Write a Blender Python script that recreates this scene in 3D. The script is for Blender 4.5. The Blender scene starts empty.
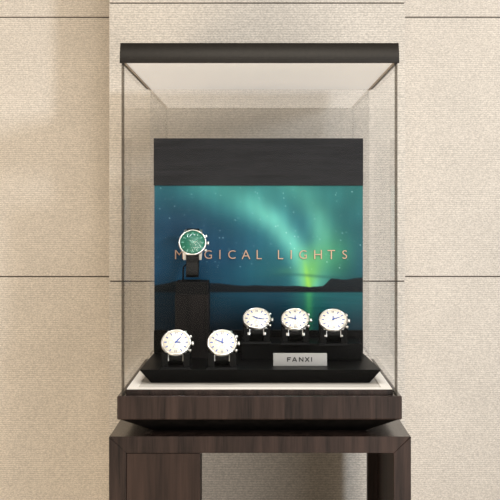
import bpy, bmesh, math, random
from mathutils import Vector, Matrix
random.seed(4)
scene = bpy.context.scene
COL = scene.collection
S = 0.00125            # metres per unit (1 unit = one photo pixel at the front glass of the case)
H = 1.25               # eye height
D = 1171.0             # camera distance to the front glass in units
PI = math.pi

def W(x, y, z):
    return Vector((x*S, y*S, H + z*S))

# ------------------------------------------------------------------ materials
def new_mat(name):
    m = bpy.data.materials.new(name); m.use_nodes = True
    nt = m.node_tree
    for n in list(nt.nodes): nt.nodes.remove(n)
    out = nt.nodes.new('ShaderNodeOutputMaterial')
    return m, nt, out

def lin(c):
    return tuple(((v/255)/12.92 if v/255 <= .04045 else ((v/255+.055)/1.055)**2.4) for v in c) + (1,)

def plain(name, rgb, rough=.5, metal=0., spec=.5, noise=.0, nscale=300.):
    m, nt, out = new_mat(name)
    b = nt.nodes.new('ShaderNodeBsdfPrincipled')
    b.inputs['Roughness'].default_value = rough
    b.inputs['Metallic'].default_value = metal
    b.inputs['Specular IOR Level'].default_value = spec
    c = lin(rgb)
    if noise > 0:
        tc = nt.nodes.new('ShaderNodeTexCoord')
        n = nt.nodes.new('ShaderNodeTexNoise'); n.inputs['Scale'].default_value = nscale
        nt.links.new(tc.outputs['Object'], n.inputs['Vector'])
        mx = nt.nodes.new('ShaderNodeMix'); mx.data_type = 'RGBA'
        mx.inputs['A'].default_value = tuple(v*(1-noise) for v in c[:3])+(1,)
        mx.inputs['B'].default_value = tuple(min(1, v*(1+noise)) for v in c[:3])+(1,)
        nt.links.new(n.outputs['Fac'], mx.inputs['Factor'])
        nt.links.new(mx.outputs['Result'], b.inputs['Base Color'])
    else:
        b.inputs['Base Color'].default_value = c
    nt.links.new(b.outputs[0], out.inputs[0])
    return m

def wood(name, dark, light, scale=(90, 90, 5), rough=.45, spec=.18, streak=.55):
    m, nt, out = new_mat(name)
    L = nt.links.new
    tc = nt.nodes.new('ShaderNodeTexCoord')
    mp = nt.nodes.new('ShaderNodeMapping'); mp.inputs['Scale'].default_value = scale
    L(tc.outputs['Object'], mp.inputs['Vector'])
    n1 = nt.nodes.new('ShaderNodeTexNoise'); n1.inputs['Scale'].default_value = 1.0
    n1.inputs['Detail'].default_value = 3; n1.inputs['Distortion'].default_value = .4
    L(mp.outputs[0], n1.inputs['Vector'])
    mp2 = nt.nodes.new('ShaderNodeMapping')
    mp2.inputs['Scale'].default_value = tuple(s*6 for s in scale)
    L(tc.outputs['Object'], mp2.inputs['Vector'])
    n2 = nt.nodes.new('ShaderNodeTexNoise'); n2.inputs['Scale'].default_value = 1.0
    n2.inputs['Detail'].default_value = 2
    L(mp2.outputs[0], n2.inputs['Vector'])
    mx = nt.nodes.new('ShaderNodeMix'); mx.data_type = 'FLOAT'
    mx.inputs['Factor'].default_value = 1-streak
    L(n1.outputs['Fac'], mx.inputs['A']); L(n2.outputs['Fac'], mx.inputs['B'])
    cr = nt.nodes.new('ShaderNodeValToRGB')
    cr.color_ramp.elements[0].position = .33; cr.color_ramp.elements[0].color = lin(dark)
    cr.color_ramp.elements[1].position = .67; cr.color_ramp.elements[1].color = lin(light)
    L(mx.outputs['Result'], cr.inputs['Fac'])
    b = nt.nodes.new('ShaderNodeBsdfPrincipled')
    b.inputs['Roughness'].default_value = rough
    b.inputs['Specular IOR Level'].default_value = spec
    L(cr.outputs[0], b.inputs['Base Color'])
    L(b.outputs[0], out.inputs[0])
    return m

def wallmat(name, base, rib=1.0, off=(0, 0, 0)):
    m, nt, out = new_mat(name)
    L = nt.links.new
    tc = nt.nodes.new('ShaderNodeTexCoord')
    add = nt.nodes.new('ShaderNodeMapping'); add.inputs['Location'].default_value = off
    L(tc.outputs['Object'], add.inputs['Vector'])
    # fine horizontal ribs
    wv = nt.nodes.new('ShaderNodeTexWave'); wv.wave_type = 'BANDS'; wv.bands_direction = 'Z'
    wv.inputs['Scale'].default_value = 92.0/rib
    wv.inputs['Distortion'].default_value = 1.3
    wv.inputs['Detail'].default_value = 1.0
    wv.inputs['Detail Scale'].default_value = 2.0
    L(add.outputs[0], wv.inputs['Vector'])
    # woven flecks drawn out along the ribs
    mp = nt.nodes.new('ShaderNodeMapping'); mp.inputs['Scale'].default_value = (430/rib, 430/rib, 620/rib)
    L(add.outputs[0], mp.inputs['Vector'])
    n1 = nt.nodes.new('ShaderNodeTexNoise'); n1.inputs['Scale'].default_value = 1.0
    n1.inputs['Detail'].default_value = 2.0
    L(mp.outputs[0], n1.inputs['Vector'])
    n2 = nt.nodes.new('ShaderNodeTexNoise'); n2.inputs['Scale'].default_value = 14.0
    n2.inputs['Detail'].default_value = 3
    L(add.outputs[0], n2.inputs['Vector'])
    def mr(sock, a, b, lo=.3, hi=.7):
        r = nt.nodes.new('ShaderNodeMapRange')
        r.inputs['From Min'].default_value = lo; r.inputs['From Max'].default_value = hi
        r.inputs['To Min'].default_value = a; r.inputs['To Max'].default_value = b
        L(sock, r.inputs['Value']); return r.outputs[0]
    def mul(a, b):
        k = nt.nodes.new('ShaderNodeMath'); k.operation = 'MULTIPLY'; L(a, k.inputs[0]); L(b, k.inputs[1]); return k.outputs[0]
    v = mul(mul(mr(wv.outputs['Fac'], .85, 1.05, 0, 1), mr(n1.outputs['Fac'], .76, 1.13)), mr(n2.outputs['Fac'], .96, 1.03))
    vm = nt.nodes.new('ShaderNodeVectorMath'); vm.operation = 'SCALE'
    vm.inputs[0].default_value = lin(base)[:3]
    L(v, vm.inputs['Scale'])
    b = nt.nodes.new('ShaderNodeBsdfPrincipled')
    b.inputs['Roughness'].default_value = .9; b.inputs['Specular IOR Level'].default_value = .15
    L(vm.outputs[0], b.inputs['Base Color'])
    bp = nt.nodes.new('ShaderNodeBump'); bp.inputs['Strength'].default_value = .12; bp.inputs['Distance'].default_value = .001
    L(wv.outputs['Fac'], bp.inputs['Height']); L(bp.outputs[0], b.inputs['Normal'])
    L(b.outputs[0], out.inputs[0])
    return m

def glassmat(name, f0=.04, fg=.25, tint=(1, 1, 1), gtint=(1, 1, 1), rough=0.):
    # thin clear pane: lets light straight through, mirrors a little more at a grazing look
    m, nt, out = new_mat(name)
    L = nt.links.new
    lw = nt.nodes.new('ShaderNodeLayerWeight'); lw.inputs['Blend'].default_value = .5
    pw = nt.nodes.new('ShaderNodeMath'); pw.operation = 'POWER'; pw.inputs[1].default_value = 5
    L(lw.outputs['Facing'], pw.inputs[0])
    ma = nt.nodes.new('ShaderNodeMath'); ma.operation = 'MULTIPLY_ADD'
    ma.inputs[1].default_value = fg; ma.inputs[2].default_value = f0
    L(pw.outputs[0], ma.inputs[0])
    tr = nt.nodes.new('ShaderNodeBsdfTransparent'); tr.inputs['Color'].default_value = tint+(1,)
    gl = nt.nodes.new('ShaderNodeBsdfGlossy'); gl.inputs['Roughness'].default_value = rough
    gl.inputs['Color'].default_value = gtint+(1,)
    mx = nt.nodes.new('ShaderNodeMixShader')
    L(ma.outputs[0], mx.inputs[0]); L(tr.outputs[0], mx.inputs[1]); L(gl.outputs[0], mx.inputs[2])
    L(mx.outputs[0], out.inputs[0])
    return m

WALNUT = wood('walnut_veneer', (26, 20, 18), (62, 48, 43), streak=.7)
WALNUT_PALE = wood('walnut_panel', (32, 24, 21), (62, 47, 41), scale=(60, 60, 3), streak=.75)
WALNUT_GLOSS = wood('polished_walnut', (26, 20, 18), (62, 48, 43), rough=.22, spec=.5, streak=.7)
LIDWOOD = wood('dark_lid_wood', (27, 23, 20), (33, 29, 25), scale=(200, 200, 200), rough=.42, spec=.27, streak=.9)
BLACKWOOD = wood('charcoal_stained_wood', (30, 30, 32), (44, 44, 46), scale=(12, 90, 170), rough=.5, spec=.12)
PEDWOOD = wood('black_ash_wood', (13, 12, 11), (25, 22, 21), scale=(100, 100, 6), rough=.5, spec=.08, streak=.97)
BLACK = plain('black_lacquer', (9, 9, 9), .42, spec=.07, noise=.12)
BLACKTOP = plain('black_satin_tray', (8, 8, 8), .4, spec=.05, noise=.1)
MATTE = plain('matte_black', (9, 9, 9), .7, spec=.1)
SUEDE = plain('black_suede', (8, 8, 8), .8, spec=.08, noise=.1, nscale=250)
LEATHER = plain('black_leather', (9, 9, 9), .4, spec=.15, noise=.2, nscale=250)
CREAM = plain('cream_lacquer', (240, 234, 225), .45, noise=.01)
CREAM2 = plain('pale_floor_panel', (206, 200, 190), .5, noise=.02)
LIDWHITE = plain('glowing_lid_lining', (232, 226, 217), .6, noise=.01)
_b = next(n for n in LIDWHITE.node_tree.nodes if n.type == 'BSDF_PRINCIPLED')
_b.inputs['Emission Color'].default_value = (.94, .96, 1, 1); _b.inputs['Emission Strength'].default_value = .23  # faint glow added so the plain lid lining reads brighter
STEEL = plain('polished_steel', (236, 234, 230), .3, 1.0)
PLATE = plain('brushed_aluminium', (160, 158, 155), .42, .6, noise=.05, nscale=60)
PLATE_INK = plain('engraved_black', (22, 21, 20), .6)
COPPER = plain('copper_letter_metal', (208, 172, 148), .32, .65)
DIAL = plain('cream_dial', (236, 229, 212), .6, noise=.01)
DIALSUB = plain('dial_print', (172, 164, 150), .6)
BLUE = plain('blued_steel', (34, 76, 158), .35, .2)
GREYMARK = plain('dial_numeral_grey', (120, 118, 130), .5)
GREEN = plain('green_sunburst_dial', (4, 96, 74), .45, 0, noise=.2, nscale=60)
GREENMARK = plain('silver_marker', (84, 142, 122), .5, 0)
GREENSUB = plain('dark_green_print', (6, 62, 50), .5)
SEAL = plain('brown_glass_seal', (165, 150, 134), .6)
SEAMDARK = plain('joint_dark_backing', (70, 62, 54), .9)  # dark backing seen in the joints between wall panels
FLOORM = plain('stone_floor', (222, 214, 202), .5, noise=.06, nscale=8)
GLASS = glassmat('clear_glass', .006, .16)
GLASSSIDE = glassmat('clear_side_glass', .006, .34)
GLASSBACK = glassmat('back_glass', .23, .2, gtint=(.95, .96, .97))
GLASSEDGE = glassmat('glass_edge', .12, .1, tint=(.28, .26, .235))
CRYSTAL = glassmat('watch_crystal', .01, .2, rough=.12)
WALL_C = wallmat('woven_wall_covering', (216, 207, 196), 1.15)
WALL_L = wallmat('woven_wall_covering_side', (216, 207, 196), 1.0, (3, 1, 2))
WALL_R = wallmat('woven_wall_covering_far', (216, 207, 196), 1.0, (7, 4, 5))

# ------------------------------------------------------------------ mesh helpers (units; scaled by S on build)
class MB:
    def __init__(self): self.bm = bmesh.new()
    def _take(self, t, mi=0, M=None):
        if M is not None: bmesh.ops.transform(t, matrix=M, verts=t.verts)
        for f in t.faces: f.material_index = mi
        me = bpy.data.meshes.new('tmp'); t.to_mesh(me); t.free()
        self.bm.from_mesh(me); bpy.data.meshes.remove(me)
        return self
    def box(self, x0, x1, y0, y1, z0, z1, bev=0., seg=2, mi=0, M=None):
        t = bmesh.new()
        vs = [t.verts.new((x, y, z)) for x in (x0, x1) for y in (y0, y1) for z in (z0, z1)]
        for q in ((0, 1, 3, 2), (4, 6, 7, 5), (0, 4, 5, 1), (2, 3, 7, 6), (0, 2, 6, 4), (1, 5, 7, 3)):
            t.faces.new([vs[i] for i in q])
        bmesh.ops.recalc_face_normals(t, faces=t.faces)
        if bev: bmesh.ops.bevel(t, geom=list(t.edges), offset=bev, segments=seg, affect='EDGES', profile=.5)
        return self._take(t, mi, M)
    def hull(self, pts_low, pts_high, bev=0., mi=0, M=None):
        """loft between two equal-length loops"""
        t = bmesh.new()
        a = [t.verts.new(p) for p in pts_low]; b = [t.verts.new(p) for p in pts_high]
        n = len(a)
        t.faces.new(a[::-1]); t.faces.new(b)
        for i in range(n): t.faces.new((a[i], a[(i+1) % n], b[(i+1) % n], b[i]))
        bmesh.ops.recalc_face_normals(t, faces=t.faces)
        if bev: bmesh.ops.bevel(t, geom=list(t.edges), offset=bev, segments=2, affect='EDGES', profile=.5)
        return self._take(t, mi, M)
    def prism(self, poly, h0, h1, axis='z', bev=0., mi=0, M=None):
        def p(u, v, h):
            return {'z': (u, v, h), 'y': (u, h, v), 'x': (h, u, v)}[axis]
        return self.hull([p(u, v, h0) for u, v in poly], [p(u, v, h1) for u, v in poly], bev, mi, M)
    def lathe(self, prof, n=48, M=None, mi=0):
        t = bmesh.new(); rings = []
        for r, z in prof:
            if r < 1e-6: rings.append([t.verts.new((0, 0, z))])
            else: rings.append([t.verts.new((r*math.cos(2*PI*k/n), r*math.sin(2*PI*k/n), z)) for k in range(n)])
        for A, B in zip(rings, rings[1:]):
            for k in range(n):
                k2 = (k+1) % n
                if len(A) == 1 and len(B) == 1: continue
                if len(A) == 1: t.faces.new((A[0], B[k], B[k2]))
                elif len(B) == 1: t.faces.new((A[k], A[k2], B[0]))
                else: t.faces.new((A[k], A[k2], B[k2], B[k]))
        bmesh.ops.recalc_face_normals(t, faces=t.faces)
        for f in t.faces: f.smooth = True
        return self._take(t, mi, M)
    def tube(self, pts, r, n=10, closed=False, M=None):
        t = bmesh.new(); rings = []; P = [Vector(p) for p in pts]; N = len(P)
        for i, p in enumerate(P):
            if closed: d = P[(i+1) % N]-P[i-1]
            else: d = P[min(i+1, N-1)]-P[max(i-1, 0)]
            d.normalize()
            a = d.cross(Vector((1, 0, 0)));
            if a.length < .2: a = d.cross(Vector((0, 1, 0)))
            a.normalize(); b = d.cross(a)
            rings.append([t.verts.new(p + a*r*math.cos(2*PI*k/n) + b*r*math.sin(2*PI*k/n)) for k in range(n)])
        rr = list(zip(rings, rings[1:]+([rings[0]] if closed else [])))
        if not closed: rr = list(zip(rings, rings[1:]))
        for A, B in rr:
            for k in range(n): t.faces.new((A[k], A[(k+1) % n], B[(k+1) % n], B[k]))
        if not closed:
            t.faces.new(rings[0][::-1]); t.faces.new(rings[-1])
        bmesh.ops.recalc_face_normals(t, faces=t.faces)
        for f in t.faces: f.smooth = True
        return self._take(t, 0, M)
    def band(self, loop, x0, x1, th, bev=.3, closed=True):
        """a flat band following a loop in the y-z plane, from x0 to x1, of thickness th (inwards)"""
        t = bmesh.new(); N = len(loop); P = [Vector((0, y, z)) for y, z in loop]
        outer = []; inner = []
        for i in range(N):
            if closed: d = P[(i+1) % N]-P[i-1]
            else: d = P[min(i+1, N-1)]-P[max(i-1, 0)]
            d.normalize(); nrm = Vector((0, d.z, -d.y))
            outer.append(P[i]); inner.append(P[i]-nrm*th)
        e = min(bev, th*.45)
        sect = []
        for i in range(N):
            nrm = (outer[i]-inner[i]).normalized()
            o = outer[i]; n_ = inner[i]
            ring = [(x0, n_), (x0, o-nrm*e), (x0+e, o), (x1-e, o), (x1, o-nrm*e), (x1, n_)]
            sect.append([t.verts.new((x, v.y, v.z)) for x, v in ring])
        pairs = list(zip(sect, sect[1:]+[sect[0]])) if closed else list(zip(sect, sect[1:]))
        for A, B in pairs:
            for k in range(6): t.faces.new((A[k], A[(k+1) % 6], B[(k+1) % 6], B[k]))
        if not closed:
            t.faces.new(sect[0]); t.faces.new(sect[-1][::-1])
        bmesh.ops.recalc_face_normals(t, faces=t.faces)
        return self._take(t)
    def build(self, name, mats, parent=None, origin=None, smooth_angle=None):
        """origin: world point in units that the mesh is given relative to (top-level only)"""
        bmesh.ops.scale(self.bm, vec=(S, S, S), verts=self.bm.verts)
        me = bpy.data.meshes.new(name); self.bm.to_mesh(me); self.bm.free()
        for m in (mats if isinstance(mats, (list, tuple)) else [mats]): me.materials.append(m)
        o = bpy.data.objects.new(name, me); COL.objects.link(o)
        if parent is not None: o.parent = parent
        if origin is not None: o.location = W(*origin)
        return o

def tag(o, label, cat, group=None):
    o['label'] = label; o['category'] = cat
    if group: o['group'] = group
    return o
def thing(name, label, cat, loc, group=None, rot=(0, 0, 0)):
    o = bpy.data.objects.new(name, None); COL.objects.link(o)
    o.empty_display_size = .02
    o.location = W(*loc); o.rotation_euler = rot
    return tag(o, label, cat, group)
def copy_tree(src, parent=None):
    c = src.copy(); COL.objects.link(c)
    if parent is not None: c.parent = parent
    for ch in list(src.children): copy_tree(ch, c)
    return c

# ------------------------------------------------------------------ the room
FLOOR_Z = -H/S
YW = 350.0; RECESS = 114.0
def panel_wall(name, x0, x1, y, mat, seams, thick, zt=900):
    m = MB(); g = .75
    zs = [FLOOR_Z] + seams + [zt]
    for a, b in zip(zs, zs[1:]):
        m.box(x0, x1, y, y+thick, a+(g if a != FLOOR_Z else 0), b-g, bev=.5, seg=1)
    m.box(x0+1.2, x1-1.2, y+2.2, y+thick-.5, FLOOR_Z, zt-2, mi=1)
    o = m.build(name, [mat, SEAMDARK], origin=(0, 0, 0)); o['kind'] = 'structure'
    return o
SEAMS = [-97.8-361*2, -97.8-361, -97.8, 263.6, 263.6+361]
XL, XR = -196.0, 188.5
panel_wall('wall_back', XL, XR, YW, WALL_C, SEAMS, RECESS+30)
SEAMS_S = [-97.8-361*2, -97.8-361, -98.5, 263.6, 263.6+361]
panel_wall('wall_left', -1700, XL-.6, YW+RECESS, WALL_L, SEAMS_S, 60)
panel_wall('wall_right', XR+.6, 1700, YW+RECESS, WALL_R, SEAMS_S, 60)
fl = MB().box(-1900, 1900, -3400, YW+RECESS+60, FLOOR_Z-30, FLOOR_Z).build('floor', FLOORM, origin=(0, 0, 0))
fl['kind'] = 'structure'

# ------------------------------------------------------------------ the table
TZ = -229.0                       # table top height
TY0, TY1 = -8.0, 290.0
TX = 150.0; LW = 17.0; AP = 16.4
root = thing('display_table', 'dark walnut veneered table with mitred frame carrying the glass case', 'table', (0, 140, FLOOR_Z))
def rel(o, ref=(0, 140, FLOOR_Z)):   # parts given in eye-relative units: shift into the thing's own frame
    me = o.data
    me.transform(Matrix.Translation(Vector((-ref[0]*S, -ref[1]*S, -ref[2]*S))))
    return o
g = .22
# top slab with front apron, mitred at 45 degrees to the legs
def mitre_piece(y0, y1):
    return MB().prism([(-TX+g*1.5, TZ), (TX-g*1.5, TZ), (TX-LW+g*.5, TZ-AP), (-TX+LW-g*.5, TZ-AP)], y0, y1, 'y', bev=.35)
top_ = mitre_piece(TY0, TY1)
for f in top_.bm.faces: f.material_index = 1 if f.normal.z > .95 else 0
rel(top_.build('table_top', [WALNUT, WALNUT_GLOSS], root))
for sx in (-1, 1):
    for (y0, y1) in ((TY0, TY0+LW), (TY1-LW, TY1)):
        poly = [(sx*TX, TZ-g*1.5), (sx*TX, FLOOR_Z), (sx*(TX-LW), FLOOR_Z), (sx*(TX-LW), TZ-AP-g*.5)]
        rel(MB().prism(poly, y0, y1, 'y', bev=.35).build('leg', WALNUT, root))
    rel(MB().box(min(sx*(TX-5), sx*(TX-1)), max(sx*(TX-5), sx*(TX-1)), TY0+LW, TY1-LW, FLOOR_Z+20, TZ-AP*.3).build('side_panel', WALNUT, root))
rel(MB().box(-TX+LW+.4, -59.5, TY0+.8, TY0+40, FLOOR_Z+.5, TZ-AP-.6, bev=.3).build('front_panel', WALNUT_PALE, root))

# ------------------------------------------------------------------ the glass display case
CX = -.5
case = thing('display_case', 'tall clear glass display case with dark flat lid on a walnut plinth', 'display case', (0, 135, TZ))
R = lambda o: rel(o, (0, 135, TZ))
PZT, PZB = -189.3, -213.0         # plinth face
PH = 142.0; PY0, PY1 = -5.0, 279.0
pm_ = MB().box(CX-PH, CX+PH, PY0, PY1, PZB, PZT, bev=1.6, seg=3)
for f in pm_.bm.faces: f.material_index = 1 if f.normal.z > .95 else 0
R(pm_.build('plinth', [WALNUT, WALNUT_GLOSS], case))
def rect(hx, y0, y1, z, cx=CX): return [(cx-hx, y0, z), (cx+hx, y0, z), (cx+hx, y1, z), (cx-hx, y1, z)]
R(MB().hull(rect(PH-34, PY0+30, PY1-30, TZ), rect(PH-2.2, PY0+2.2, PY1-2.2, PZB+.3)).build('plinth_foot', PEDWOOD, case))
R(MB().box(CX-134, CX+134, 4.5, 267, PZT-1, -184.4, bev=.4).build('platform', WALNUT, case))
fr = MB()
for a in ((CX-133.4, CX+133.4, 6, 15), (CX-133.4, CX+133.4, 256, 265), (CX-133.4, CX-123.2, 15, 256), (CX+123.2, CX+133.4, 15, 256)):
    fr.box(a[0], a[1], a[2], a[3], -185, -183.6)
R(fr.build('platform_border', CREAM, case))
R(MB().box(CX-123.2, CX+123.2, 15, 256, -185.2, -184.2).build('platform_floor', CREAM2, case))
# lid
LZ0, LZ1 = 144.0, 163.7
prof = [(-2.2, LZ0-.6), (-1.9, LZ0-1.2), (-.15, LZ0-1.2), (-.15, LZ0), (276, LZ0), (276, LZ1)]
RA = 34.0       # the front of the lid leans back in a shallow curve
prof += [(-2.2+RA*(1-math.cos(a)), LZ0-.6+RA*math.sin(a)) for a in [math.asin((LZ1-LZ0+.6)/RA)*(12-q)/12 for q in range(12)]]
lm = MB().prism(prof, CX-139.6, CX+139.6, 'x')
R(lm.build('lid', LIDWOOD, case))
R(MB().box(CX-133.5, CX+133.5, 3.2, 270.6, LZ0-.7, LZ0+.5).build('lid_glow_lining', LIDWHITE, case))
# panes
GT = 2.9
def pane(name, x0, x1, y0, y1, z0, z1, thin, mat):
    m = MB().box(x0, x1, y0, y1, z0, z1)
    for f in m.bm.faces:
        f.material_index = 0 if abs(f.normal[thin]) > .9 or f.normal.y > .5 or thin == 1 else 1
    return R(m.build(name, [mat, GLASSEDGE], case))
GH = 138.0
pane('glass_pane', CX-GH, CX-GH+GT, 0, 274, PZT, LZ0, 0, GLASSSIDE)['label'] = 'left glass side'
pane('glass_pane', CX+GH-GT, CX+GH, 0, 274, PZT, LZ0, 0, GLASSSIDE)['label'] = 'right glass side'
pane('glass_pane', CX-GH+GT+.05, CX+GH-GT-.05, 0, 2.4, PZT, LZ0, 1, GLASS)['label'] = 'front glass'
pane('glass_pane', CX-GH+GT+.05, CX+GH-GT-.05, 271.2, 273.6, PZT, LZ0, 1, GLASSBACK)['label'] = 'back glass'
for sx in (-1, 1):
    xa, xb = sorted((CX+sx*(GH-GT-.05), CX+sx*(GH-GT-1.6)))
    R(MB().box(xa, xb, 2.6, 271, LZ0-2.0, LZ0+.1).build('seal', SEAL, case))

# ------------------------------------------------------------------ tray, board, riser, pedestal
TRZ = -169.0; PLZ = -184.1
tray = MB().hull([(-113.5, 47.6, PLZ), (114, 47.6, PLZ), (109, 210, PLZ), (-111, 210, PLZ)],
                 [(-124.6, 37.4, TRZ), (125.2, 37.4, TRZ), (118.3, 182, TRZ), (-122.3, 182, TRZ)], bev=.5)
tag(tray.build('display_tray', BLACKTOP, origin=(0, 0, 0)), 'wide black tray with slanted front edge lying on the white platform of the case', 'tray')

BY = 177.0; BX0, BX1 = -122.2, 118.6
kb = (D+BY)/D
def bz(y): return (206-y)*kb
def bx(x): return (x-260)*kb
board = thing('backdrop_board', 'black framed backdrop board with aurora picture and copper lettering', 'backdrop', (-1.8, BY, TRZ+.1))
RB = lambda o: rel(o, (-1.8, BY, TRZ+.1))
RB(MB().box(BX0+.6, BX1-.6, BY+1.0, BY+12, TRZ+.1, bz(139)).build('backing', MATTE, board))
RB(MB().box(BX0, BX1, BY-2.2, BY+12.5, bz(185.6), bz(138.4), bev=.4).build('header', BLACKWOOD, board))
RB(MB().box(BX0, BX1, BY-1.2, BY+12.5, TRZ+.1, bz(330), bev=.4).build('base_strip', BLACK, board))

# the printed aurora picture: colours of the print on a fine grid
def sm(a, b, x):
    t = min(1, max(0, (x-a)/(b-a))); return t*t*(3-2*t)
def gauss(d, s): return math.exp(-(d/s)**2)
def seg_d(x, y, pts):
    best = 1e9; bt = 0; n = len(pts)-1
    for i in range(n):
        ax, ay = pts[i]; bx_, by_ = pts[i+1]
        dx, dy = bx_-ax, by_-ay
        t = max(0, min(1, ((x-ax)*dx+(y-ay)*dy)/(dx*dx+dy*dy)))
        d = math.hypot(x-ax-t*dx, y-ay-t*dy)
        if d < best: best = d; bt = (i+t)/n
    return best, bt
from mathutils import noise as mnoise
stars = [(random.uniform(156, 361), 187+85*random.random()**1.1, random.uniform(.3, .5), random.random()**2) for _ in range(110)]
starmap = {}
for s in stars: starmap.setdefault((int(s[0]//4), int(s[1]//4)), []).append(s)
BAND_A = [(200, 178), (228, 192), (252, 206), (275, 222), (292, 243), (303, 266), (308, 292)]
BAND_B = [(292, 180), (306, 198), (318, 216), (323, 238), (319, 262), (311, 290)]
def mixc(a, b, t): return tuple(p+(q-p)*t for p, q in zip(a, b))
def sky(x, y):
    n = mnoise.noise(Vector((x*.018, y*.03, 3.1)))*.5+.5
    n2 = mnoise.noise(Vector((x*.05, y*.05, 8.7)))*.5+.5
    c = mixc((34, 78, 98), (20, 58, 86), sm(186, 285, y))
    c = mixc(c, (58, 122, 124), sm(232, 186, y)*(.35+.6*sm(170, 250, x)))            # teal glow along the top
    c = mixc(c, (30, 52, 76), gauss(math.hypot((x-185)/1.4, y-222), 26)*.7)          # darker blue left
    c = mixc(c, (44, 108, 106), sm(300, 332, x)*.6*sm(300, 230, y))
    c = mixc(c, (20, 84, 92), sm(250, 275, y)*sm(150, 280, x)*.5)
    d, t = seg_d(x, y, BAND_A)
    w = 10+5*(1-t)
    side = 1 if (x-275) > (y-222) else -1
    c = mixc(c, (142, 226, 204), gauss(d, w)*(.28+.62*sm(.15, .5, t))*(.8+.3*n))
    c = mixc(c, (56, 146, 140), gauss(d, w*2.3)*.38)
    d, t = seg_d(x, y, BAND_B)
    c = mixc(c, (122, 200, 172), gauss(d, 9+4*t)*(.10+.45*sm(.1, .6, t)))
    c = mixc(c, (80, 168, 140), gauss(d, 16)*.28)
    # yellow-green flame above the horizon
    ax = 308+ (288-y)*.12
    c = mixc(c, (120, 190, 74), gauss(x-ax, 5+(288-y)*.30)*sm(236, 278, y)*.72)
    c = mixc(c, (158, 214, 78), gauss(x-(309-(288-y)*.16), 2.3)*sm(252, 282, y)*.7)
    c = mixc(c, (70, 150, 92), gauss(x-336, 18)*gauss(y-258, 24)*.5)
    c = mixc(c, (82, 140, 96), gauss(x-286, 12)*gauss(y-271, 4)*.4)
    # thin dark cloud streaks low down
    c = mixc(c, (26, 74, 72), gauss(y-(276+1.5*math.sin(x*.06)), 1.6)*.35*sm(230, 300, x))
    c = mixc(c, (44, 112, 116), gauss(y-262, 22)*gauss(x-268, 26)*.45)
    f = .84+.18*n2+.02*math.sin(x*.55+n*6)*n2
    return tuple(v*f for v in c)
def ridge(x):
    r = mnoise.noise(Vector((x*.06, 1.3, 0)))*2.2+mnoise.noise(Vector((x*.25, 4.1, 0)))*.7
    y = 286+r*.6
    y -= 3.8*gauss(x-200, 26)+3.5*gauss(x-178, 16)+1.2*gauss(x-268, 22)
    y -= 8.0*sm(322, 333, x)*(1-.12*math.sin((x-330)*.12))
    return y
def picture(x, y):
    if y < 291.2:
        ry = ridge(x)
        if y < ry+.8:
            c = sky(x, y)
            for i in (-1, 0, 1):
                for j in (-1, 0, 1):
                    for s in starmap.get((int(x//4)+i, int(y//4)+j), ()):
                        c = mixc(c, (200, 232, 236), gauss(math.hypot(x-s[0], y-s[1]), s[2])*(.25+.7*s[3]))
            if y > ry-.3: c = mixc(c, (16, 26, 34), sm(ry-.3, ry+.8, y))
            return c
        n = mnoise.noise(Vector((x*.22, y*.5, 5)))*.5+.5
        return mixc((9, 16, 21), (26, 36, 40), n*sm(291, ry, y)*.8)
    t = sm(291, 330, y)
    n = mnoise.noise(Vector((x*.02, y*.5, 2)))*.5+.5
    c = mixc((14, 58, 74), (9, 27, 39), t)
    c = mixc(c, (8, 23, 35), sm(255, 165, x)*.8)
    c = mixc(c, (20, 88, 88), sm(270, 330, x)*(1-t*.7)*.7)
    c = mixc(c, (84, 168, 80), gauss(x-309, 3.6)*(.8-.45*t))
    c = mixc(c, (34, 120, 96), gauss(x-309, 14)*(.5-.2*t))
    c = mixc(c, (10, 18, 26), gauss(y-291.4, 1.1)*.9)
    # faint printed rock near the shore
    c = mixc(c, (54, 78, 88), gauss(math.hypot((x-228)/2.6, y-322.5), 3)*.35*n)
    f = .9+.2*n
    return tuple(v*f for v in c)
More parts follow.
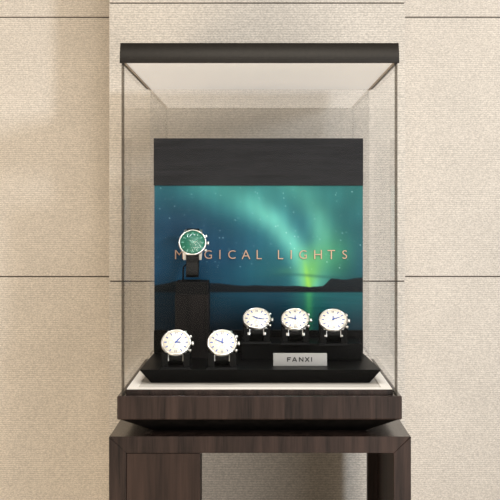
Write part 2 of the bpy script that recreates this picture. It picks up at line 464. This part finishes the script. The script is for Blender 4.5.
def make_picture():
    x0, x1, y0, y1 = 154.3, 362.9, 185.4, 330.2
    nx, ny = 330, 230
    verts = []; cols = []; faces = []
    for j in range(ny+1):
        for i in range(nx+1):
            px = x0+(x1-x0)*i/nx; py = y0+(y1-y0)*j/ny
            verts.append((bx(px)*S, (BY)*S, bz(py)*S))
            c = picture(px, py)
            cols.extend(lin(tuple(min(255, max(0, v)) for v in c)))
    for j in range(ny):
        for i in range(nx):
            a = j*(nx+1)+i
            faces.append((a, a+nx+1, a+nx+2, a+1))
    # thickness: a back skirt so the print is a real board
    b0 = len(verts)
    cor = [0, nx, ny*(nx+1)+nx, ny*(nx+1)]
    for k in cor:
        v = verts[k]; verts.append((v[0], v[1]+1.0*S, v[2])); cols.extend((.01, .02, .03, 1))
    top = list(range(0, nx+1)); rgt = [j*(nx+1)+nx for j in range(ny+1)]
    bot = [ny*(nx+1)+i for i in range(nx, -1, -1)]; lft = [j*(nx+1) for j in range(ny, -1, -1)]
    faces.append(tuple(top+[b0+1, b0])); faces.append(tuple(rgt+[b0+2, b0+1]))
    faces.append(tuple(bot+[b0+3, b0+2])); faces.append(tuple(lft+[b0, b0+3]))
    faces.append((b0, b0+1, b0+2, b0+3))
    me = bpy.data.meshes.new('aurora_picture'); me.from_pydata(verts, [], faces)
    at = me.color_attributes.new('print', 'FLOAT_COLOR', 'POINT'); at.data.foreach_set('color', cols)
    m, nt, out = new_mat('aurora_print')
    a = nt.nodes.new('ShaderNodeAttribute'); a.attribute_name = 'print'
    b = nt.nodes.new('ShaderNodeBsdfPrincipled'); b.inputs['Roughness'].default_value = .3
    b.inputs['Specular IOR Level'].default_value = .15
    nt.links.new(a.outputs['Color'], b.inputs['Base Color']); nt.links.new(b.outputs[0], out.inputs[0])
    me.materials.append(m)
    o = bpy.data.objects.new('aurora_picture', me); COL.objects.link(o); o.parent = board
    return o
RB(make_picture())

# raised copper letters
def letter(ch, xc, ybot, cap, parent, name, mat, y_face, k, depth, wide=1.0):
    cu = bpy.data.curves.new('t', 'FONT'); cu.body = ch; cu.size = 1.0; cu.extrude = .5; cu.offset = -.012
    ob = bpy.data.objects.new('t', cu); COL.objects.link(ob)
    bpy.context.view_layer.update()
    me = bpy.data.meshes.new_from_object(ob.evaluated_get(bpy.context.evaluated_depsgraph_get()))
    COL.objects.unlink(ob); bpy.data.objects.remove(ob); bpy.data.curves.remove(cu)
    xs = [v.co.x for v in me.vertices]; ys = [v.co.y for v in me.vertices]
    capu = .73 if ch in 'CGS' else max(ys)-min(ys)
    s = cap/capu*k
    mx = (min(xs)+max(xs))/2; y0 = min(ys) if ch not in 'CGS' else (min(ys)+max(ys))/2-.365
    for v in me.vertices:
        x = ((xc-260)*k + (v.co.x-mx)*s*wide); z = (206-ybot)*k + (v.co.y-y0)*s; y = y_face + (-(v.co.z)+.5-1.0)*depth
        v.co = (x*S, y*S, z*S)
    me.name = name; me.materials.append(mat)
    o = bpy.data.objects.new(name, me); COL.objects.link(o); o.parent = parent
    return o
for ch, xc in zip('MAGICALLIGHTS', (179.3, 193.3, 208.2, 220.0, 232.0, 246.0, 259.3, 280.6, 291.2, 303.0, 318.0, 331.3, 344.6)):
    o = RB(letter(ch, xc, 259.0, 9.0, board, 'letter', COPPER, BY, kb, 1.6))
    o['label'] = 'raised copper letter ' + ch

RZ = -151.0
riser = MB().box(-20.8, 111.4, 114, 175.4, TRZ+.05, RZ, bev=.7, seg=2)
tag(riser.build('display_riser', BLACK, origin=(0, 0, 0)), 'low black step on the right of the tray carrying three white watches', 'riser')

# pedestal for the green watch
kp = (D+128)/D
px0, px1 = (175-260)*kp, (208.6-260)*kp
ped = thing('display_pedestal', 'tall black wooden block with matte cap under the green watch', 'pedestal', ((px0+px1)/2, 146, TRZ))
RP = lambda o: rel(o, ((px0+px1)/2, 146, TRZ))
PCZ = (206-282)*kp
RP(MB().box(px0, px1, 128, 166, TRZ+.05, (206-294.6)*kp, bev=.5).build('block', PEDWOOD, ped))
RP(MB().box(px0+.7, px1-.7, 128.7, 165.3, (206-294.6)*kp, PCZ, bev=.5).build('cap', MATTE, ped))

# name plate
plate = thing('name_plate', 'small silver plate lettered in black standing before the step', 'sign', (42.4, 66, TRZ+.05))
pm = MB().hull([(-28.4, 0, 0), (28.4, 0, 0), (28.4, 6, 0), (-28.4, 6, 0)], [(-28.4, 1.6, 13.2), (28.4, 1.6, 13.2), (28.4, 4, 13.2), (-28.4, 4, 13.2)], bev=.25)
plate_body = pm.build('plate', PLATE, plate)
kn = (D+66)/D
def stroke(m, a, b, w):
    ax, az = a; bx_, bz_ = b
    d = Vector((bx_-ax, bz_-az)).normalized(); n = Vector((-d.y, d.x))*w/2
    m_poly = [(ax+n.x, az+n.y), (bx_+n.x, bz_+n.y), (bx_-n.x, bz_-n.y), (ax-n.x, az-n.y)]
    m.hull([(x, .1+z*.1212+.15, z) for x, z in m_poly], [(x, -.3+z*.1212, z) for x, z in m_poly])
def glyph(ch, xc):
    m = MB(); w = 1.05; z0, z1 = 4.5, 9.1; h = z1-z0
    if ch == 'F':
        stroke(m, (xc-1.5, z0), (xc-1.5, z1), w); stroke(m, (xc-1.5, z1-w/2), (xc+2.1, z1-w/2), w); stroke(m, (xc-1.5, z0+h*.5), (xc+1.3, z0+h*.5), w)
    if ch == 'A':
        stroke(m, (xc-2.2, z0), (xc, z1), w); stroke(m, (xc+2.2, z0), (xc, z1), w); stroke(m, (xc-1.3, z0+1.3), (xc+1.3, z0+1.3), w*.9)
    if ch == 'N':
        stroke(m, (xc-1.9, z0), (xc-1.9, z1), w); stroke(m, (xc+1.9, z0), (xc+1.9, z1), w); stroke(m, (xc-1.9, z1-.3), (xc+1.9, z0+.3), w)
    if ch == 'X':
        stroke(m, (xc-2.1, z0), (xc+2.1, z1), w); stroke(m, (xc-2.1, z1), (xc+2.1, z0), w)
    if ch == 'I':
        stroke(m, (xc, z0), (xc, z1), w)
    o = m.build('letter', PLATE_INK, plate); o['label'] = 'black letter ' + ch
    return o
for ch, xp in zip('FANXI', (289.0, 294.6, 301.2, 307.2, 311.6)):
    glyph(ch, (xp-260)*kn-42.4)

# ------------------------------------------------------------------ watches
def strap_loop(kind):
    """closed loop in the watch's own y-z plane (z out of the dial)"""
    if kind == 'cushion':
        pts = []
        cy, cz, ay, az = 0, -10.5, 18.6, 10.0
        for k in range(48):
            a = 2*PI*k/48
            c, s = math.cos(a), math.sin(a); e = .62
            pts.append((cy+ay*math.copysign(abs(c)**e, c), cz+az*math.copysign(abs(s)**e, s)))
        return pts
    ctrl = [(17.5, -2.5), (18.5, -6), (17, -11), (10, -15.5), (-4, -18), (-20, -18.5), (-31, -17), (-36, -13.5), (-37.5, -9), (-36, -5.5), (-30, -4.2), (-23, -3.2), (-17, -2), (-8, -1.5), (0, -1.4), (9, -1.6)]
    N = len(ctrl); pts = []
    for i in range(N):
        p0, p1, p2, p3 = (Vector(ctrl[(i+j-1) % N]) for j in range(4))
        for t in (0, .25, .5, .75):
            pts.append(tuple(.5*((2*p1)+(-p0+p2)*t+(2*p0-5*p1+4*p2-p3)*t*t+(-p0+3*p1-3*p2+p3)*t**3)))
    return pts

def ccw(pts):
    a = sum(p[0]*q[1]-q[0]*p[1] for p, q in zip(pts, pts[1:]+pts[:1]))
    return pts if a > 0 else pts[::-1]

def make_watch(dial, marker, sub, hand, kind, label, group=None):
    w = thing('wristwatch', label, 'watch', (0, 0, 0), group)
    MB().lathe([(0, -4.6), (13.6, -4.6), (14.8, -4.0), (15.5, -2.2), (15.5, -.6), (14.9, 0), (0, 0)]).build('case', STEEL, w)
    MB().lathe([(14.2, -.2), (15.3, -.2), (15.7, .4), (15.3, 1.3), (14.6, 1.7), (14.2, 1.4), (14.05, .2), (14.2, -.2)]).build('bezel', STEEL, w)
    dl = MB().lathe([(0, .5), (14.15, .5), (14.15, -.1), (0, -.1)]).build('dial', dial, w)
    MB().lathe([(12.9, .49), (12.9, .6), (13.15, .6), (13.15, .49), (12.9, .49)]).build('minute_track', sub, dl)
    for cx, cy, r in ((-5.6, 0, 2.7), (5.6, 0, 2.7), (0, -5.8, 2.7)):
        MB().lathe([(r-.32, .49), (r-.32, .58), (r, .58), (r, .49), (r-.32, .49)], n=28, M=Matrix.Translation((cx, cy, 0))).build('subdial', sub, dl)
    for h in range(12):
        a = -2*PI*h/12
        M = Matrix.Rotation(a, 4, 'Z')
        m = MB()
        if h in (0, 6):
            for dx in (-.75, .75): m.box(dx-.4, dx+.4, 9.9, 12.3, .5, .85, M=M)
            mm = GREYMARK if marker is BLUE else marker
        else:
            m.box(-.5, .5, 9.8, 12.4, .5, .85, M=M); mm = marker
        m.build('hour_marker', mm, dl)
    def hnd(name, ang, ln, wd, z, tail=1.5):
        m = MB().prism([(-wd*.5, -tail), (wd*.5, -tail), (wd*.65, ln*.55), (0, ln), (-wd*.65, ln*.55)], z, z+.18, M=Matrix.Rotation(-math.radians(ang), 4, 'Z'))
        m.lathe([(0, z-.05), (.8, z-.05), (.8, z+.25), (0, z+.25)], n=16)
        m.build(name, hand, w)
    MB().lathe([(14.1, 1.0), (13.9, 1.5), (11, 1.85), (6, 2.1), (0, 2.2)], n=48).build('crystal', CRYSTAL, w)
    RX = Matrix.Rotation(PI/2, 4, 'Y')
    MB().lathe([(0, 15.2), (1.0, 15.2), (1.0, 16.2), (1.9, 16.3), (2.3, 16.7), (2.3, 17.9), (1.9, 18.4), (0, 18.4)], n=20, M=Matrix.Translation((0, 0, -2))@RX).build('crown', STEEL, w)
    for sg in (-1, 1):
        M = Matrix.Rotation(sg*math.radians(30), 4, 'Z')@Matrix.Translation((0, 0, -2))@RX
        MB().lathe([(0, 15), (.9, 15), (.9, 16.3), (1.5, 16.4), (1.6, 16.8), (1.6, 17.9), (1.3, 18.2), (0, 18.2)], n=16, M=M).build('pusher', STEEL, w)
    for sx in (-1, 1):
        for sy in (-1, 1):
            lo = [(7.1*sx, sy*12, -4.4), (10.4*sx, sy*12, -4.4), (9.9*sx, sy*17.6, -8.6), (7.1*sx, sy*17.6, -8.6)]
            hi = [(7.1*sx, sy*11, -.9), (11.0*sx, sy*11, -.9), (10.0*sx, sy*18.6, -6.2), (7.1*sx, sy*18.6, -6.2)]
            MB().hull(lo, hi, bev=.35).build('lug', STEEL, w)
    lp = ccw(strap_loop(kind))
    MB().band(lp, -6.9, 6.9, 1.3, bev=.4).build('strap', LEATHER, w)
    return w, hnd

def set_pose(o, px, py, Y, elev):
    k = D/(D+Y)
    o.location = W((px-260)/k, Y, (206-py)/k)
    # local x -> right, local y -> up the dial (leaning back), local z -> out towards the viewer, raised by elev
    e = math.radians(elev)
    M = Matrix(((1, 0, 0), (0, math.sin(e), -math.cos(e)), (0, math.cos(e), math.sin(e))))
    o.rotation_euler = M.to_euler()

def low(kind, elev):
    e = math.radians(elev)
    return min(y*math.cos(e)+z*math.sin(e) for y, z in strap_loop(kind))

SPECS = [  # px, py, Y, elev, surface z, hour hand, minute hand, second hand, label, cushion label
    (176.1, 342.5, 84, 39, TRZ, 92, 38, 205, 'cream dial chronograph on the tray, at the left front corner', 'black cushion on the tray holding the leftmost cream dial watch'),
    (222.2, 342.7, 84, 38, TRZ, 0, 295, 180, 'cream dial chronograph on the tray just left of the silver name plate', 'black cushion on the tray holding the watch beside the silver name plate'),
    (256.7, 318.6, 140, 48, RZ, 305, 100, 190, 'white dial chronograph on the low black step, left of its three', 'black cushion on the step holding the left one of three watches'),
    (295.2, 319.2, 140, 48, RZ, 0, 285, 180, 'white dial chronograph in the middle of the three on the black step', 'black cushion in the middle of the low black step'),
    (333.2, 319.9, 140, 47, RZ, 0, 66, 222, 'white dial chronograph at the right end of the low black step', 'black cushion at the right end of the low black step'),
]
proto = None
for i, (px, py, Y, el, sz, hh, mh, sh, lab, clab) in enumerate(SPECS):
    if proto is None:
        w, hnd = make_watch(DIAL, BLUE, DIALSUB, BLUE, 'cushion', lab)
        proto = w
    else:
        w = copy_tree(proto)
        for ch in list(w.children):
            if ch.name.split('.')[0] in ('hour_hand', 'minute_hand', 'second_hand'):
                bpy.data.objects.remove(ch)
    for nm, ang, ln, wd, z, tail in (('hour_hand', hh, 6.2, 1.0, .9, 1.5), ('minute_hand', mh, 9.6, .9, 1.1, 1.8), ('second_hand', sh, 10.5, .22, 1.3, 3.5)):
        m = MB().prism([(-wd*.5, -tail), (wd*.5, -tail), (wd*.65, ln*.55), (0, ln), (-wd*.65, ln*.55)], z, z+.18, M=Matrix.Rotation(-math.radians(ang), 4, 'Z'))
        m.lathe([(0, z-.05), (.8, z-.05), (.8, z+.25), (0, z+.25)], n=16)
        m.build(nm, BLUE, w)
    w['label'] = lab; w['category'] = 'watch'; w['group'] = 'cream dial watches in the case'
    # distance so that the strap rests just above the surface while the dial stays on its line of sight
    need = sz + 2.6 - low('cushion', el)         # dial centre height
    k = (206-py)/need; Yc = D*(1/k-1)
    set_pose(w, px, py, Yc, el)
    k = D/(D+Yc); xw = (px-260)/k
    c = thing('watch_cushion', clab, 'cushion', (xw, Yc, sz), 'black cushions under the watches')
    # pillow inside the strap, wider than the strap, same tilt
    e = math.radians(el)
    M3 = Matrix(((1, 0, 0), (0, math.sin(e), -math.cos(e)), (0, math.cos(e), math.sin(e)))).to_4x4()
    loop = [(y*.915, -10.5+(z+10.5)*.86) for y, z in ccw(strap_loop('cushion'))]
    mp = MB(); hw = 15.2
    secs = [(-hw, .80), (-hw+1.0, .93), (-hw+2.6, 1.0), (hw-2.6, 1.0), (hw-1.0, .93), (hw, .80)]
    for (xa, sa), (xb, sb) in zip(secs, secs[1:]): pass
    t = bmesh.new(); rings = []
    for xa, sa in secs:
        rings.append([t.verts.new((xa, y*sa, -10.5+(z+10.5)*sa)) for y, z in loop])
    n = len(loop)
    for A, B in zip(rings, rings[1:]):
        for q in range(n): t.faces.new((A[q], A[(q+1) % n], B[(q+1) % n], B[q]))
    t.faces.new(rings[0][::-1]); t.faces.new(rings[-1])
    bmesh.ops.recalc_face_normals(t, faces=t.faces)
    for f in t.faces: f.smooth = len(f.verts) == 4
    mp._take(t, 0, Matrix.Translation((0, 0, need-sz))@M3)
    mp.build('pillow', SUEDE, c)
    # foot: a block from the surface up into the pillow at the rear, with a broad sole
    lo = low('cushion', el)
    mb = MB().hull(rect(16.6, -15, 15, .05, 0), rect(16.0, -14, 14, 2.2, 0), bev=.3)
    for sx in (-1, 1):
        mb.box(*sorted((sx*8, sx*14.6)), -9, 12, 2, need-sz-10, bev=.4)
    mb.build('foot', MATTE, c)

# the green watch on its hook
gw, hnd = make_watch(GREEN, GREENMARK, GREENSUB, GREENMARK, 'hang', 'green dial chronograph hanging on a hook above the tall black block')
for nm, ang, ln, wd, z, tail in (('hour_hand', 305, 6.2, 1.0, .9, 1.5), ('minute_hand', 52, 9.6, .9, 1.1, 1.8), ('second_hand', 180, 10.5, .22, 1.3, 3.5)):
    m = MB().prism([(-wd*.5, -tail), (wd*.5, -tail), (wd*.65, ln*.55), (0, ln), (-wd*.65, ln*.55)], z, z+.18, M=Matrix.Rotation(-math.radians(ang), 4, 'Z'))
    m.lathe([(0, z-.05), (.8, z-.05), (.8, z+.25), (0, z+.25)], n=16)
    m.build(nm, GREENMARK, gw)
GY = 138.0; GE = 24
set_pose(gw, 192.6, 242.6, GY, GE)
kg = D/(D+GY); gx = (192.6-260)/kg; gz = (206-242.6)/kg
st = thing('watch_hook', 'thin black metal hook stand on the tall block holding the green watch', 'watch stand', (gx, 146, PCZ))
e = math.radians(GE)
def loc(y, z, x=0):   # watch frame -> hook frame
    return Vector((x, GY-146 + y*math.sin(e) - z*math.cos(e), gz-PCZ + y*math.cos(e)+z*math.sin(e)))
ring = [loc(y, z) for y, z in ((13.5, -5.5), (13, -10), (7, -13), (-5, -15.2), (-20, -15.5), (-30, -13.5), (-33.5, -10.2))]
hook = MB(); hook.tube(ring, 1.1)
b_ = ring[4]
hook.build('cradle', MATTE, st)
ym = b_.y
MB().tube([b_, (-4, ym, b_.z), (-8, ym, b_.z-.5), (-10.6, ym, b_.z-3), (-11, ym, b_.z-8), (-11, ym, 1)], .95).build('post', MATTE, st)
MB().box(-13, 9, ym-7, ym+6, .05, 1.5, bev=.5).build('base_plate', MATTE, st)

# ------------------------------------------------------------------ light
def area(name, loc, target, size, power, color=(1, 1, 1), sy=None):
    l = bpy.data.lights.new(name, 'AREA'); l.energy = power; l.color = color
    l.size = size
    if sy: l.shape = 'RECTANGLE'; l.size_y = sy
    o = bpy.data.objects.new(name, l); COL.objects.link(o)
    o.location = loc
    d = (Vector(target)-Vector(loc)).normalized()
    o.rotation_euler = d.to_track_quat('-Z', 'Y').to_euler()
    return o
def spot(name, loc, target, size, power, angle, blend, color=(1, 1, 1)):
    l = bpy.data.lights.new(name, 'SPOT'); l.energy = power; l.color = color
    l.spot_size = math.radians(angle); l.spot_blend = blend; l.shadow_soft_size = size
    o = bpy.data.objects.new(name, l); COL.objects.link(o); o.location = loc
    o.rotation_euler = (Vector(target)-Vector(loc)).normalized().to_track_quat('-Z', 'Y').to_euler()
    return o
spot('key_spot', (1.75, -2.0, 1.95), (.26, .4, 1.28), .2, 205, 38, 1.0, (.84, .92, 1))
area('warm_fill', (-1.3, -1.4, .28), (-.6, .6, .50), .9, 22, (1, .86, .67))  # added low fill that warms and brightens the left wall
area('right_fill', (1.3, -3.0, .62), (.1, .3, .8), 1.2, 38, (1, .97, .93))  # added fill from the front right, reaching under the table
area('overhead_fill', (0.1, -1.9, 2.9), (0, .2, 1.15), .8, 23, (1, .91, .77))  # added overhead fill for the lid, dials and upper wall
# added strip light hidden behind the lid lip to brighten the dials
strip = area('dial_fill_strip', W(0, 5.6, LZ0-.85), W(0, 22, -170), 250*S, .5, (.97, .98, 1), sy=4*S)
strip.data.spread = math.radians(115)
wd = bpy.data.worlds.new('room_light'); scene.world = wd; wd.use_nodes = True
bg = wd.node_tree.nodes['Background']
bg.inputs['Color'].default_value = (1, .88, .72, 1); bg.inputs['Strength'].default_value = .31

# ------------------------------------------------------------------ camera
cam = bpy.data.cameras.new('camera'); co = bpy.data.objects.new('camera', cam); COL.objects.link(co)
co.location = W(0, -D, 0); co.rotation_euler = (PI/2, 0, 0)
cam.sensor_width = 36; cam.sensor_fit = 'HORIZONTAL'; cam.lens = D/500*36
cam.shift_x = -10/500; cam.shift_y = -44/500
cam.clip_start = .05; cam.clip_end = 50
scene.camera = co
scene.view_settings.view_transform = 'Standard'; scene.view_settings.look = 'None'
scene.view_settings.gamma = 1; scene.view_settings.use_curve_mapping = False
scene.view_settings.exposure = 0.05
scene.cycles.transparent_max_bounces = 32
scene.cycles.max_bounces = 10
scene.cycles.use_denoising = True
